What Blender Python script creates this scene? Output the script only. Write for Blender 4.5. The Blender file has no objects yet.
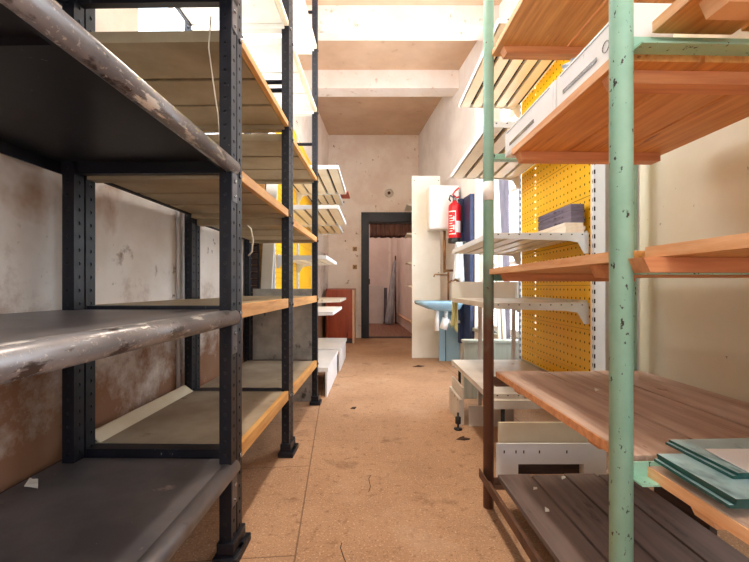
import bpy, bmesh, math, random
from mathutils import Vector, Matrix
random.seed(7)
C = bpy.context.scene.collection
PI = math.pi

# ------------------------------------------------------------------ materials
def lin(c):
    r = []
    for v in c:
        v = v/255.0
        r.append(v/12.92 if v <= .04045 else ((v+.055)/1.055)**2.4)
    return (r[0], r[1], r[2], 1)

def mat(name, c1, c2=None, scale=4, rough=.6, metal=0, stretch=(1,1,1), bump=0, spots=None, detail=6, contrast=(.35,.65), spec=.5, grain=None):
    """c1->c2 by noise; spots = list of (colour, scale, threshold, softness, stretch)"""
    m = bpy.data.materials.new(name); m.use_nodes = True
    nt = m.node_tree; N = nt.nodes; L = nt.links
    b = N['Principled BSDF']
    b.inputs['Roughness'].default_value = rough
    b.inputs['Metallic'].default_value = metal
    b.inputs['Specular IOR Level'].default_value = spec
    tc = N.new('ShaderNodeTexCoord')
    def noise(sc, st, det):
        mp = N.new('ShaderNodeMapping'); mp.inputs['Scale'].default_value = st
        L.new(tc.outputs['Object'], mp.inputs['Vector'])
        n = N.new('ShaderNodeTexNoise'); n.inputs['Scale'].default_value = sc; n.inputs['Detail'].default_value = det
        n.inputs['Roughness'].default_value = .62
        L.new(mp.outputs['Vector'], n.inputs['Vector'])
        return n.outputs['Fac']
    def ramp(f, a, bb):
        r = N.new('ShaderNodeMapRange'); r.inputs['From Min'].default_value = a; r.inputs['From Max'].default_value = bb
        L.new(f, r.inputs['Value']); return r.outputs['Result']
    def mix(f, a, bb):
        x = N.new('ShaderNodeMix'); x.data_type = 'RGBA'
        L.new(f, x.inputs['Factor'])
        for s, v in ((x.inputs[6], a), (x.inputs[7], bb)):
            if isinstance(v, tuple): s.default_value = v
            else: L.new(v, s)
        return x.outputs[2]
    base_f = noise(scale, stretch, detail)
    col = mix(ramp(base_f, *contrast), lin(c1), lin(c2 or c1))
    for (sc, s, th, soft, st) in (spots or []):
        col = mix(ramp(noise(s, st, 5), th, th+soft), col, lin(sc))
    L.new(col, b.inputs['Base Color'])
    if bump:
        bp = N.new('ShaderNodeBump'); bp.inputs['Strength'].default_value = bump; bp.inputs['Distance'].default_value = .01
        L.new(base_f, bp.inputs['Height']); L.new(bp.outputs['Normal'], b.inputs['Normal'])
    return m

def emit(name, c, s):
    m = bpy.data.materials.new(name); m.use_nodes = True
    b = m.node_tree.nodes['Principled BSDF']
    b.inputs['Emission Color'].default_value = lin(c); b.inputs['Emission Strength'].default_value = s
    b.inputs['Base Color'].default_value = lin(c)
    return m

def glass_mat(name, tint, gl=.08):
    m = bpy.data.materials.new(name); m.use_nodes = True
    nt = m.node_tree; N = nt.nodes; L = nt.links
    N.remove(N['Principled BSDF'])
    t = N.new('ShaderNodeBsdfTransparent'); t.inputs[0].default_value = tint
    g = N.new('ShaderNodeBsdfGlossy'); g.inputs['Roughness'].default_value = .03
    mx = N.new('ShaderNodeMixShader'); mx.inputs[0].default_value = gl
    L.new(t.outputs[0], mx.inputs[1]); L.new(g.outputs[0], mx.inputs[2]); L.new(mx.outputs[0], N['Material Output'].inputs[0])
    return m

def floor_mat():
    m = mat('terrazzo_floor', (190,150,116), (168,128,96), 1.3, .68, bump=0, spec=.35,
            spots=[((218,184,150), 110, .56, .08, (1,1,1)), ((118,82,58), 130, .58, .07, (1,1,1)), ((148,108,78), 22, .56, .14, (1,1,1)),
                   ((202,170,142), .9, .55, .2, (1,1,1)), ((126,88,62), 3.0, .60, .14, (1,1,1)), ((104,74,54), 14, .72, .05, (1,1,1))])
    nt = m.node_tree; N = nt.nodes; L = nt.links
    b = N['Principled BSDF']; src = b.inputs['Base Color'].links[0].from_socket
    tc = N.new('ShaderNodeTexCoord'); sp = N.new('ShaderNodeSeparateXYZ'); L.new(tc.outputs['Object'], sp.inputs[0])
    def m2(op, a, bb):
        x = N.new('ShaderNodeMath'); x.operation = op
        for i, v in enumerate((a, bb)):
            if isinstance(v, (int, float)): x.inputs[i].default_value = v
            elif v is not None: L.new(v, x.inputs[i])
        return x.outputs[0]
    X, Y = sp.outputs[0], sp.outputs[1]
    u = m2('ADD', m2('MULTIPLY', X, .996), m2('MULTIPLY', Y, .0895))
    v = m2('ADD', m2('MULTIPLY', X, -.0895), m2('MULTIPLY', Y, .996))
    du = m2('ABSOLUTE', m2('SUBTRACT', m2('FLOORED_MODULO', m2('ADD', u, .16+.75), 1.5), .75), None)
    dv = m2('ABSOLUTE', m2('SUBTRACT', m2('FLOORED_MODULO', m2('ADD', v, -1.51+.375), .75), .375), None)
    left = m2('LESS_THAN', u, -.16)
    lu = m2('LESS_THAN', du, .0035)
    lv = m2('MULTIPLY', m2('LESS_THAN', dv, .003), left)
    f = m2('MULTIPLY', m2('MAXIMUM', lu, lv), .65)
    mx = N.new('ShaderNodeMix'); mx.data_type = 'RGBA'; L.new(f, mx.inputs['Factor'])
    L.new(src, mx.inputs[6]); mx.inputs[7].default_value = lin((92,60,40))
    L.new(mx.outputs[2], b.inputs['Base Color'])
    return m

M = {}
M['white_shelf'] = mat('whitened_shelf_board', (238,236,228), (222,218,206), 3, .5, spots=[((170,154,130), 12, .68, .06, (1,1,1))])
M['nose'] = mat('scuffed_bare_steel_edge', (150,146,146), (104,100,102), 8, .30, .3, stretch=(1,.4,1), spots=[((224,218,210), 34, .58, .05, (1,.22,1)), ((64,54,52), 18, .58, .05, (1,.4,1)), ((170,160,150), 90, .6, .05, (1,1,1))])
M['grey_top'] = mat('dusty_grey_steel_top', (116,110,110), (82,78,80), 3, .38, .2, spots=[((60,46,40), 5, .63, .1, (1,1,1)), ((176,160,150), 9, .66, .08, (1,1,1)), ((190,184,176), 90, .7, .04, (1,1,1))])
M['floor'] = floor_mat()
M['plaster'] = mat('pink_cream_plaster', (246,234,220), (234,216,200), 2.2, .85, bump=.08, contrast=(.4,.6),
      spots=[((170,138,112), 9, .66, .06, (1,1,1)), ((150,110,85), 40, .7, .04, (1,1,1))])
M['plaster_dirty'] = mat('stained_plaster', (240,232,224), (214,200,186), 1.8, .88, bump=.15, contrast=(.35,.65),
      spots=[((166,118,76), 1.6, .54, .16, (1,1,1)), ((120,80,48), 5, .62, .1, (1,1,1)), ((70,52,40), 16, .68, .05, (1,1,.6)), ((232,224,214), 3.2, .6, .1, (1,1,.5))])
def damp(m):
    nt = m.node_tree; N = nt.nodes; L = nt.links; b = N['Principled BSDF']; src = b.inputs['Base Color'].links[0].from_socket
    tc = N.new('ShaderNodeTexCoord'); sp = N.new('ShaderNodeSeparateXYZ'); L.new(tc.outputs['Object'], sp.inputs[0])
    n = N.new('ShaderNodeTexNoise'); n.inputs['Scale'].default_value = 2.6; n.inputs['Detail'].default_value = 9; n.inputs['Roughness'].default_value = .7; L.new(tc.outputs['Object'], n.inputs['Vector'])
    a = N.new('ShaderNodeMath'); a.operation = 'MULTIPLY_ADD'; a.inputs[1].default_value = -.5; L.new(sp.outputs[2], a.inputs[0]); L.new(n.outputs['Fac'], a.inputs[2])
    r = N.new('ShaderNodeMapRange'); r.inputs['From Min'].default_value = .05; r.inputs['From Max'].default_value = .27; r.inputs['To Max'].default_value = .92; L.new(a.outputs[0], r.inputs['Value'])
    x = N.new('ShaderNodeMix'); x.data_type = 'RGBA'; L.new(r.outputs[0], x.inputs['Factor']); L.new(src, x.inputs[6]); x.inputs[7].default_value = lin((136,88,50))
    L.new(x.outputs[2], b.inputs['Base Color'])
damp(M['plaster_dirty'])
M['plaster_white'] = mat('white_plaster', (248,246,244), (236,232,230), 2, .85, contrast=(.4,.6),
      spots=[((150,120,105), 20, .7, .05, (1,1,1))])
M['ceiling'] = mat('ceiling_plaster', (214,184,156), (198,164,136), 1.5, .9, contrast=(.35,.65), spots=[((180,142,112), 6, .64, .1, (1,1,1))])
M['beam'] = mat('beam_plaster', (244,234,226), (236,222,210), 3, .9, spots=[((200,166,140), 8, .62, .1, (1,1,1))])
M['pink'] = mat('pink_wall', (236,222,216), (224,206,198), 2, .9)
M['black_steel'] = mat('black_painted_steel', (25,25,34), (14,14,22), 9, .45, .0, spots=[((120,118,120), 60, .68, .05, (1,1,.4)), ((96,92,92), 18, .68, .08, (1,1,.3))], spec=.35)
M['grey_steel'] = mat('worn_grey_steel', (96,92,94), (70,68,74), 5, .34, .35, spots=[((150,142,138), 22, .64, .08, (1,.25,1)), ((58,42,36), 7, .64, .1, (1,1,1)), ((180,172,164), 70, .7, .04, (1,1,1))])
M['beige'] = mat('beige_shelf_board', (178,160,130), (152,134,104), 3, .6, spots=[((150,128,98), 7, .66, .1, (1,1,1))])
M['beige_top'] = mat('dusty_beige_shelf', (176,160,136), (148,130,108), 3, .7, spots=[((110,84,62), 5, .62, .08, (1,1,1)), ((206,194,176), 30, .7, .05, (1,1,1))])
M['edge_wood'] = mat('yellow_pine_edge', (224,172,102), (196,138,68), 6, .5, stretch=(6,.6,6), spots=[((140,92,50), 26, .68, .05, (1,.5,1))])
M['ply'] = mat('orange_plank', (236,178,108), (194,128,64), 5, .55, stretch=(9,.5,9), contrast=(.3,.7), spots=[((150,84,38), 5, .62, .1, (6,.6,6)), ((110,56,28), 22, .72, .03, (1,.5,1))])
M['ply_edge'] = mat('pale_plank_edge', (240,192,146), (214,150,100), 6, .6, stretch=(1,.6,6), spots=[((120,70,40), 40, .72, .03, (1,1,1))])
M['batten'] = mat('reddish_batten', (226,162,112), (198,128,84), 5, .6, stretch=(.6,9,9))
M['old_plank'] = mat('dusty_brown_plank', (208,180,162), (164,132,114), 4, .65, stretch=(7,.5,7), contrast=(.3,.7), spots=[((206,182,166), 7, .6, .1, (3,.6,1)), ((88,60,46), 8, .66, .06, (2,.7,1))])
M['dark_plank'] = mat('dark_grey_brown_plank', (134,114,106), (98,82,76), 4, .65, stretch=(7,.5,7), contrast=(.3,.7), spots=[((150,128,118), 26, .68, .06, (2,.6,1)), ((50,38,34), 6, .62, .1, (3,.6,1))])
M['green'] = mat('mint_green_paint', (164,212,192), (142,192,170), 5, .42, spots=[((52,48,42), 70, .63, .03, (1,1,.6)), ((52,46,40), 26, .66, .02, (1,1,.35))])
M['rust'] = mat('green_paint_rusting_below', (142,180,160), (122,160,138), 5, .5, spots=[((84,56,40), 50, .66, .03, (1,1,.5))])
# rust towards the foot of the far post: paint worn off, a stain with its own shape
def rust_foot(m, z0, z1):
    nt = m.node_tree; N = nt.nodes; L = nt.links; b = N['Principled BSDF']; src = b.inputs['Base Color'].links[0].from_socket
    tc = N.new('ShaderNodeTexCoord'); sp = N.new('ShaderNodeSeparateXYZ'); L.new(tc.outputs['Object'], sp.inputs[0])
    n = N.new('ShaderNodeTexNoise'); n.inputs['Scale'].default_value = 14; L.new(tc.outputs['Object'], n.inputs['Vector'])
    a = N.new('ShaderNodeMath'); a.operation = 'MULTIPLY_ADD'; a.inputs[1].default_value = .5; L.new(n.outputs['Fac'], a.inputs[0]); L.new(sp.outputs[2], a.inputs[2])
    r = N.new('ShaderNodeMapRange'); r.inputs['From Min'].default_value = z1+.25; r.inputs['From Max'].default_value = z0+.25; L.new(a.outputs[0], r.inputs['Value'])
    x = N.new('ShaderNodeMix'); x.data_type = 'RGBA'; L.new(r.outputs[0], x.inputs['Factor']); L.new(src, x.inputs[6]); x.inputs[7].default_value = lin((104,66,50))
    L.new(x.outputs[2], b.inputs['Base Color'])
rust_foot(M['rust'], .75, 1.15)
M['rust_metal'] = mat('brown_rusty_angle', (112,76,56), (80,52,40), 8, .6, spots=[((60,44,38), 20, .6, .1, (1,1,1))])
M['white_metal'] = mat('white_painted_metal', (238,238,238), (224,226,228), 3, .4, spots=[((150,140,130), 26, .71, .04, (1,1,1))])
M['cream_metal'] = mat('cream_painted_metal', (234,222,196), (220,204,174), 3, .45, spots=[((150,130,104), 24, .7, .05, (1,1,1))])
M['old_white'] = mat('dusty_white_metal', (220,212,200), (198,188,174), 4, .55, spots=[((140,118,96), 12, .66, .06, (1,1,1)), ((90,70,56), 40, .73, .03, (1,1,1))])
M['yellow'] = mat('yellow_pegboard', (255,200,14), (250,186,6), 3, .45)
M['peg_back'] = mat('dark_brown_backing', (52,36,14), None, 3, .9, spec=.1)
M['far_floor'] = mat('red_brown_floorboards', (150,104,82), (116,78,60), 3, .5, stretch=(8,.5,1))
M['dark_slot'] = mat('dark_slot', (46,40,38), None, 3, .8)
M['cream_panel'] = mat('cream_board', (232,226,204), (220,212,188), 1.5, .6, spots=[((150,130,100), 30, .72, .03, (1,1,1))])
M['white_board'] = mat('white_chipboard', (240,236,224), (228,222,208), 2, .5, spots=[((160,150,136), 40, .73, .03, (1,1,1))])
M['navy'] = mat('dark_navy_paint', (15,16,27), (9,10,19), 6, .45, spots=[((110,108,112), 40, .7, .04, (1,1,.3))])
M['blue_frame'] = mat('blue_window_paint', (40,54,92), (30,42,76), 5, .4)
M['white_frame'] = mat('white_window_paint', (240,240,240), (228,230,232), 4, .4)
M['red'] = mat('extinguisher_red', (226,24,34), (210,16,26), 3, .25)
M['label_white'] = mat('printed_label_white', (244,236,234), None, 3, .5)
M['black'] = mat('black_rubber', (24,24,26), (34,34,36), 8, .5)
M['mahogany'] = mat('red_brown_veneer', (166,74,42), (138,54,30), 3, .35, stretch=(5,5,.6), spots=[((176,110,80), 40, .72, .04, (1,1,1)), ((86,32,20), 4, .6, .1, (3,3,.5))])
M['pale_edge'] = mat('pale_wood_edge', (226,186,150), (206,160,124), 4, .5)
M['zinc'] = mat('mottled_grey_sheet', (206,202,192), (158,154,146), 6, .6, spots=[((92,88,82), 9, .6, .08, (1,1,.6)), ((196,192,182), 12, .64, .06, (1,1,.5))])
M['sink'] = mat('pale_blue_ceramic', (156,190,206), (134,170,192), 4, .25)
M['blue_wall'] = mat('light_blue_painted_panel', (152,190,212), (136,174,198), 3, .45)
M['grey_green'] = mat('grey_green_painted_panel', (182,184,170), (160,164,148), 4, .6, stretch=(8,8,.5))
M['brass'] = mat('tarnished_pipe', (168,128,92), (130,92,62), 8, .35, .6)
M['chrome'] = mat('dull_chrome', (150,150,152), (110,108,110), 8, .25, .9)
M['white_plastic'] = mat('white_plastic', (244,244,242), (234,234,232), 3, .35)
M['cloth_white'] = mat('pale_cloth', (228,232,232), (206,214,218), 5, .9, bump=.2)
M['cloth_yellow'] = mat('pale_yellow_cloth', (214,210,150), (194,190,126), 5, .9, bump=.2)
M['curtain'] = mat('brown_curtain', (140,100,86), (92,60,50), 5, .9, stretch=(6,1,.3))
M['curtain_hem'] = mat('dark_curtain_hem', (78,44,34), (60,32,26), 8, .9)
M['bag'] = mat('grey_plastic_sheeting', (172,172,176), (128,126,132), 4, .4, stretch=(5,5,.6))
M['grey_board'] = mat('pale_grey_board', (206,198,192), (192,182,176), 3, .7)
M['grey_plank'] = mat('slate_grey_timber', (120,112,122), (86,78,86), 6, .7, stretch=(6,6,.6))
M['dark_slat'] = mat('dark_brown_slat', (84,66,62), (60,46,44), 6, .7, stretch=(1,1,6))
M['dark_stack'] = mat('purple_grey_timber', (128,118,136), (92,82,96), 8, .7, stretch=(1,.5,6), spots=[((60,50,60), 20, .6, .06, (1,.4,2))])
M['cream_slat'] = mat('cream_timber', (252,242,226), (238,220,196), 5, .6, stretch=(5,.6,5))
M['red_board'] = mat('red_brown_shelf_board', (190,84,46), (160,64,34), 4, .5)
M['glass_stack'] = mat('green_blue_sheet_glass', (184,208,210), (150,186,192), 3, .12, spots=[((176,198,200), 24, .67, .06, (1,1,1)), ((96,126,130), 3, .58, .1, (2,1,1))])
M['glass_edge'] = mat('dark_green_glass_edge', (24,62,58), (40,86,80), 6, .12)
M['paper'] = mat('white_paper', (244,244,242), (232,232,232), 3, .7)
M['plastic_crumple'] = mat('crumpled_blue_white_plastic', (206,216,226), (150,174,200), 12, .3)
M['strap'] = mat('pale_plastic_strap', (214,202,180), (192,178,152), 5, .5)
M['brass_plate'] = mat('ochre_switch_plate', (190,142,70), (160,112,50), 6, .5)
M['pane'] = glass_mat('window_glass', (.96,.98,1,1))
M['tube'] = emit('fill_lamp_tube', (255,244,226), 6)
M['tape'] = mat('white_tape', (242,240,234), None, 3, .5)
M['dirt'] = mat('dark_debris', (74,44,28), (52,32,22), 20, .9)
M['scrap'] = mat('pale_paper_scrap', (226,220,208), None, 6, .8)

# ------------------------------------------------------------------ geometry helpers
def B(): return bmesh.new()
def box(bm, x0, x1, y0, y1, z0, z1, bev=0):
    mtx = Matrix.Translation(((x0+x1)/2, (y0+y1)/2, (z0+z1)/2)) @ Matrix.Diagonal((abs(x1-x0), abs(y1-y0), abs(z1-z0), 1))
    r = bmesh.ops.create_cube(bm, size=1, matrix=mtx)
    if bev:
        es = list({e for v in r['verts'] for e in v.link_edges})
        bmesh.ops.bevel(bm, geom=es, offset=bev, segments=2, affect='EDGES', profile=.6)
    return bm
def tube(bm, pts, r, seg=10, cap=True):
    pts = [Vector(p) for p in pts]; rings = []
    rs = r if isinstance(r, (list, tuple)) else [r]*len(pts)
    up = None
    for i, p in enumerate(pts):
        d = (pts[min(i+1, len(pts)-1)] - pts[max(i-1, 0)]).normalized()
        if up is None:
            up = Vector((0,0,1)) if abs(d.z) < .9 else Vector((1,0,0))
        a = d.cross(up).normalized(); b = a.cross(d).normalized(); up = b
        rings.append([bm.verts.new(p + rs[i]*(math.cos(2*PI*k/seg)*a + math.sin(2*PI*k/seg)*b)) for k in range(seg)])
    for i in range(len(rings)-1):
        for k in range(seg):
            f = bm.faces.new((rings[i][k], rings[i][(k+1) % seg], rings[i+1][(k+1) % seg], rings[i+1][k])); f.smooth = True
    if cap:
        bm.faces.new(rings[0][::-1]); bm.faces.new(rings[-1])
    return bm
def lathe(bm, prof, seg=20, at=(0,0,0)):
    rings = [[bm.verts.new((at[0]+r*math.cos(2*PI*k/seg), at[1]+r*math.sin(2*PI*k/seg), at[2]+z)) for k in range(seg)] for r, z in prof]
    for i in range(len(rings)-1):
        for k in range(seg):
            f = bm.faces.new((rings[i][k], rings[i][(k+1) % seg], rings[i+1][(k+1) % seg], rings[i+1][k])); f.smooth = True
    bm.faces.new(rings[0][::-1]); bm.faces.new(rings[-1])
    return bm
def prism(bm, poly, axis, a, b):
    """poly of 2D points extruded along axis from a to b. x:(y,z) y:(x,z) z:(x,y)"""
    def P(p, t):
        return {'x': (t, p[0], p[1]), 'y': (p[0], t, p[1]), 'z': (p[0], p[1], t)}[axis]
    v0 = [bm.verts.new(P(p, a)) for p in poly]; v1 = [bm.verts.new(P(p, b)) for p in poly]
    bm.faces.new(v0); bm.faces.new(v1[::-1])
    n = len(poly)
    for i in range(n): bm.faces.new((v0[i], v1[i], v1[(i+1) % n], v0[(i+1) % n]))
    bmesh.ops.recalc_face_normals(bm, faces=bm.faces)
    return bm
def perf(bm, o, u, v, nu, nv, su, sv, hu, hv, thick, n):
    """perforated sheet: nu x nv cells of su x sv, octagonal holes of half-size hu, hv; thickness along n"""
    o, u, v, n = Vector(o), Vector(u), Vector(v), Vector(n)
    k = .5
    outer = [(-1,-1),(0,-1),(1,-1),(1,0),(1,1),(0,1),(-1,1),(-1,0)]
    inner = [(-.7,-.7),(0,-1),(.7,-.7),(1,0),(.7,.7),(0,1),(-.7,.7),(-1,0)]
    for i in range(nu):
        for j in range(nv):
            c = o + u*(su*(i+.5)) + v*(sv*(j+.5))
            for side in (0, 1):
                off = n*(thick*side)
                O = [bm.verts.new(c+off+u*(a*su/2)+v*(b*sv/2)) for a, b in outer]
                I = [bm.verts.new(c+off+u*(a*hu)+v*(b*hv)) for a, b in inner]
                for q in range(8):
                    bm.faces.new((O[q], O[(q+1)%8], I[(q+1)%8], I[q]))
                if side == 0: I0 = I
                else:
                    for q in range(8): bm.faces.new((I0[q], I0[(q+1)%8], I[(q+1)%8], I[q]))
    return bm

def link(o): C.objects.link(o); return o
def obj(name, bm, m, parent=None, label=None, smooth=False, merge=False):
    if merge: bmesh.ops.remove_doubles(bm, verts=bm.verts, dist=1e-5)
    me = bpy.data.meshes.new(name); bm.normal_update(); bm.to_mesh(me); bm.free()
    if smooth:
        for p in me.polygons: p.use_smooth = True
    o = link(bpy.data.objects.new(name, me)); me.materials.append(M[m] if isinstance(m, str) else m)
    if parent: o.parent = parent
    if label: o['label'] = label
    return o
def tag(o, label, cat, group=None):
    o['label'] = label; o['category'] = cat
    if group: o['group'] = group
    return o
def thing(name, label, cat, loc=(0,0,0), rz=0, group=None):
    o = link(bpy.data.objects.new(name, None)); o.location = loc; o.rotation_euler = (0,0,rz)
    o.empty_display_size = .1
    return tag(o, label, cat, group)
def struct(name, bm, m, parent=None):
    o = obj(name, bm, m, parent); o['kind'] = 'structure'; return o
def copy_mesh(o, parent, loc=(0,0,0), rot=None):
    c = o.copy(); C.objects.link(c); c.parent = parent; c.location = loc
    if rot: c.rotation_euler = rot
    for ch in o.children:
        d = ch.copy(); C.objects.link(d); d.parent = c
    return c
def origin(o, p):
    """move a mesh object's origin to p (unparented, mesh given in world coordinates)"""
    o.data.transform(Matrix.Translation(-Vector(p))); o.location = p; return o

# ------------------------------------------------------------------ setting
H = 3.98
def xr(y): return .868 + .125*(7.84-y)          # right wall
def xl(y): return -1.235 + .048*(y-1.0)         # left wall
YB, YF = 7.84, -3.0
struct('floor', box(B(), -2.2, 3.0, YF-.2, 11.7, -.12, 0), 'floor')
struct('ceiling', box(B(), -2.2, 3.0, YF-.2, 11.7, H, H+.12), 'ceiling')
for i, (y0, w, h) in enumerate(((-.9,.25,.22), (.4,.25,.22), (1.7,.25,.22), (2.97,.25,.22), (4.23,.25,.22), (5.49,.25,.25))):
    p = [(xl(y0), y0), (xr(y0), y0), (xr(y0+w), y0+w), (xl(y0+w), y0+w)]
    struct('trim_%d' % (i+1), prism(B(), p, 'z', H-h, H), 'beam')
LW = (2.0, 3.35, 2.0, 3.55)      # high window in the left wall
def lseg(bm, y0, y1, z0, z1, xa, xb):
    prism(bm, [(xl(y0)+xa, y0), (xl(y1)+xa, y1), (xl(y1)+xb, y1), (xl(y0)+xb, y0)], 'z', z0, z1)
def lwall(z0, xa, xb):
    bm = B(); lseg(bm, YF, LW[0], z0, H, xa, xb); lseg(bm, LW[1], YB, z0, H, xa, xb)
    lseg(bm, LW[0], LW[1], z0, LW[2], xa, xb); lseg(bm, LW[0], LW[1], LW[3], H, xa, xb); return bm
struct('wall_left', lwall(0, -.2, 0), 'plaster_dirty')
# upper left wall is clean pale plaster: thin coat above the dado height
struct('trim_8', lwall(1.62, .0005, .006), 'plaster')
# right wall with window openings
WIN = [(2.75, 4.9, .50, 3.45), (-1.6, 1.2, .95, 3.45)]
bmw = B()
def wseg(y0, y1, z0, z1):
    prism(bmw, [(xr(y0), y0), (xr(y1), y1), (xr(y1)+.22, y1), (xr(y0)+.22, y0)], 'z', z0, z1)
ys = sorted([YF, YB] + [v for w in WIN for v in w[:2]])
for a, b in zip(ys[:-1], ys[1:]):
    w = [w for w in WIN if w[0] <= a and w[1] >= b]
    if w: wseg(a, b, 0, w[0][2]); wseg(a, b, w[0][3], H)
    else: wseg(a, b, 0, H)
struct('wall_right', bmw, 'plaster_white')
# back wall with the door opening
DX0, DX1, DZ = -.108, .80, 2.27
bm = B()
box(bm, -1.3, DX0-.02, YB, YB+.16, 0, H); box(bm, DX1+.02, 1.2, YB, YB+.16, 0, H); box(bm, DX0-.02, DX1+.02, YB, YB+.16, DZ+.02, H)
struct('wall_back', bm, 'plaster')
# front wall behind the camera, its unseen window added for fill
bm = B(); box(bm, -1.7, -1.1, YF-.2, YF, 0, H); box(bm, 2.0, 2.6, YF-.2, YF, 0, H); box(bm, -1.1, 2.0, YF-.2, YF, 0, .7); box(bm, -1.1, 2.0, YF-.2, YF, 3.5, H)
struct('wall_front', bm, 'plaster')
def window(name, M4, W, z0, z1, nx, zs, blue=False):
    """frame in local x (0..W), y thickness, placed by matrix (loc, rz)"""
    loc, rz = M4
    t = link(bpy.data.objects.new(name, None)); t.location = loc; t.rotation_euler = (0,0,rz); t['kind'] = 'structure'
    bm = B(); w = .06
    box(bm, 0, W, -.04, .04, z0, z0+w); box(bm, 0, W, -.04, .04, z1-w, z1)
    for k in range(nx+1):
        x = k*W/nx; box(bm, max(0, x-w/2), min(W, x+w/2), -.04, .04, z0+w, z1-w)
    obj('window_frame', bm, 'white_frame', t)['kind'] = 'structure'
    bm = B()
    for k in range(nx):
        for z in zs: box(bm, k*W/nx+.03, (k+1)*W/nx-.03, -.018, .018, z-.02, z+.02)
    obj('glazing_bar', bm, 'white_frame', t)['kind'] = 'structure'
    bm = B()
    box(bm, .03, W-.03, -.003, .003, z0+.03, z1-.03)
    obj('pane', bm, 'pane', t)['kind'] = 'structure'
    return t
ang = math.atan2(1.0, -.125)
for i, (y0, y1, z0, z1) in enumerate(WIN):
    W = math.hypot(y1-y0, xr(y1)-xr(y0))
    window('window_%d' % (i+1), ((xr(y0)+.12, y0, 0), ang), W, z0, z1, 4 if i == 0 else 4, (1.25, 2.0, 2.75))
window('window_4', ((xl(LW[0])-.1, LW[0], 0), math.atan2(1.0, .048)), LW[1]-LW[0], LW[2], LW[3], 2, (2.8,))
window('window_3', ((-1.1, YF-.1, 0), 0), 3.1, .7, 3.5, 4, (1.6, 2.6))  # out-of-view front window, added to let in fill light
bm = B(); prism(bm, [(xr(2.7)-.03, 2.7), (xr(4.92)-.03, 4.92), (xr(4.92)+.06, 4.92), (xr(2.7)+.06, 2.7)], 'z', .46, .5)
struct('trim_7', bm, 'grey_green')
# blue steel jamb at the far end of the window
bm = B()
for a, b, d in ((4.93, 5.17, .05), (5.20, 5.27, .09), (5.31, 5.36, .05)):
    prism(bm, [(xr(a)-d, a), (xr(b)-d, b), (xr(b), b), (xr(a), a)], 'z', .27, 2.15)
struct('trim_9', bm, 'blue_frame')
# door frame
t = link(bpy.data.objects.new('door_1', None)); t.location = (0, YB, 0); t['kind'] = 'structure'
bm = B()
box(bm, DX0-.137, DX0, -.045, .0, 0, DZ+.17, .006); box(bm, DX1, DX1+.137, -.045, 0, 0, DZ+.17, .006); box(bm, DX0, DX1, -.045, 0, DZ, DZ+.17, .006)
box(bm, DX0-.02, DX0, 0, .18, 0, DZ); box(bm, DX1, DX1+.02, 0, .18, 0, DZ); box(bm, DX0-.02, DX1+.02, 0, .18, DZ, DZ+.02)
box(bm, DX0-.15, DX0-.137, -.055, 0, 0, DZ+.185); box(bm, DX0-.15, DX1+.15, -.055, 0, DZ+.17, DZ+.185)
obj('door_frame', bm, 'navy', t)['kind'] = 'structure'
obj('threshold', box(B(), DX0, DX1, -.02, .18, 0, .012), 'dark_slat', t)['kind'] = 'structure'
obj('hinge', tube(B(), [(DX0+.008, -.02, 1.05), (DX0+.008, -.02, 1.16)], .012), 'black', t)['kind'] = 'structure'
# far room
struct('floor_far', box(B(), -1.34, .82, YB+.19, 11.39, .0005, .006), 'far_floor')
struct('wall_far', box(B(), -2.0, 2.0, 11.4, 11.55, 0, H), 'pink')
bm = B(); prism(bm, [(.83, YB+.16), (.64, 11.4), (.84, 11.4), (1.03, YB+.16)], 'z', 0, H); struct('wall_far_right', bm, 'pink')
bm = B(); box(bm, -1.5, -1.35, YB+.16, 11.4, 0, H); struct('wall_far_left', bm, 'pink')

# ------------------------------------------------------------------ slotted angle racks on the left
def angle_post(z1, name, parent, m='black_steel'):
    bm = B(); n = int(z1/.05)
    perf(bm, (0,0,.012), (0,1,0), (0,0,1), 1, n, .05, .05, .0065, .0070, -.0035, (1,0,0))
    perf(bm, (-.044,0,.012), (1,0,0), (0,0,1), 1, n, .044, .05, .0065, .0070, .0035, (0,1,0))
    o = obj(name, bm, m, parent, merge=True)
    bm = B(); box(bm, -.012, -.006, .006, .048, .012, z1-.01); box(bm, -.040, -.013, .007, .012, .012, z1-.01)
    obj('hole_shade_plate', bm, 'black', o)  # black plates set behind the holes to paint their shade
    return o
def foot_mesh(parent):
    bm = B(); box(bm, -.06, .03, -.03, .075, 0, .03, .006); box(bm, -.05, .012, -.012, .06, .03, .075, .004)
    return obj('foot', bm, 'black_steel', parent)
RD, RT = .624, .96*PI/180
def rpos(d):   # point on the aisle line of the racks
    return (-.52 + (d-1.45)*math.tan(RT), d, 0)
PROTO_POST = {}
def rack_frame(t, L, Hh):
    key = Hh
    for x, y, fl in ((0, .002, 1), (0, L-.052, 1), (-RD+.045, .002, 1), (-RD+.045, L-.052, 1)):
        if key not in PROTO_POST:
            PROTO_POST[key] = angle_post(Hh, 'post', t)
            o = PROTO_POST[key]
        else:
            o = copy_mesh(PROTO_POST[key], t)
        o.location = (x, y, 0)
        if 'foot' not in PROTO_POST: PROTO_POST['foot'] = foot_mesh(t); f = PROTO_POST['foot']
        else: f = PROTO_POST['foot'].copy(); C.objects.link(f); f.parent = t
        f.location = (x, y, 0)
def bolt(bm, x, y, z, r=.008):
    tube(bm, [(x, y, z), (x+.008, y, z)], r, 8)

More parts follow.
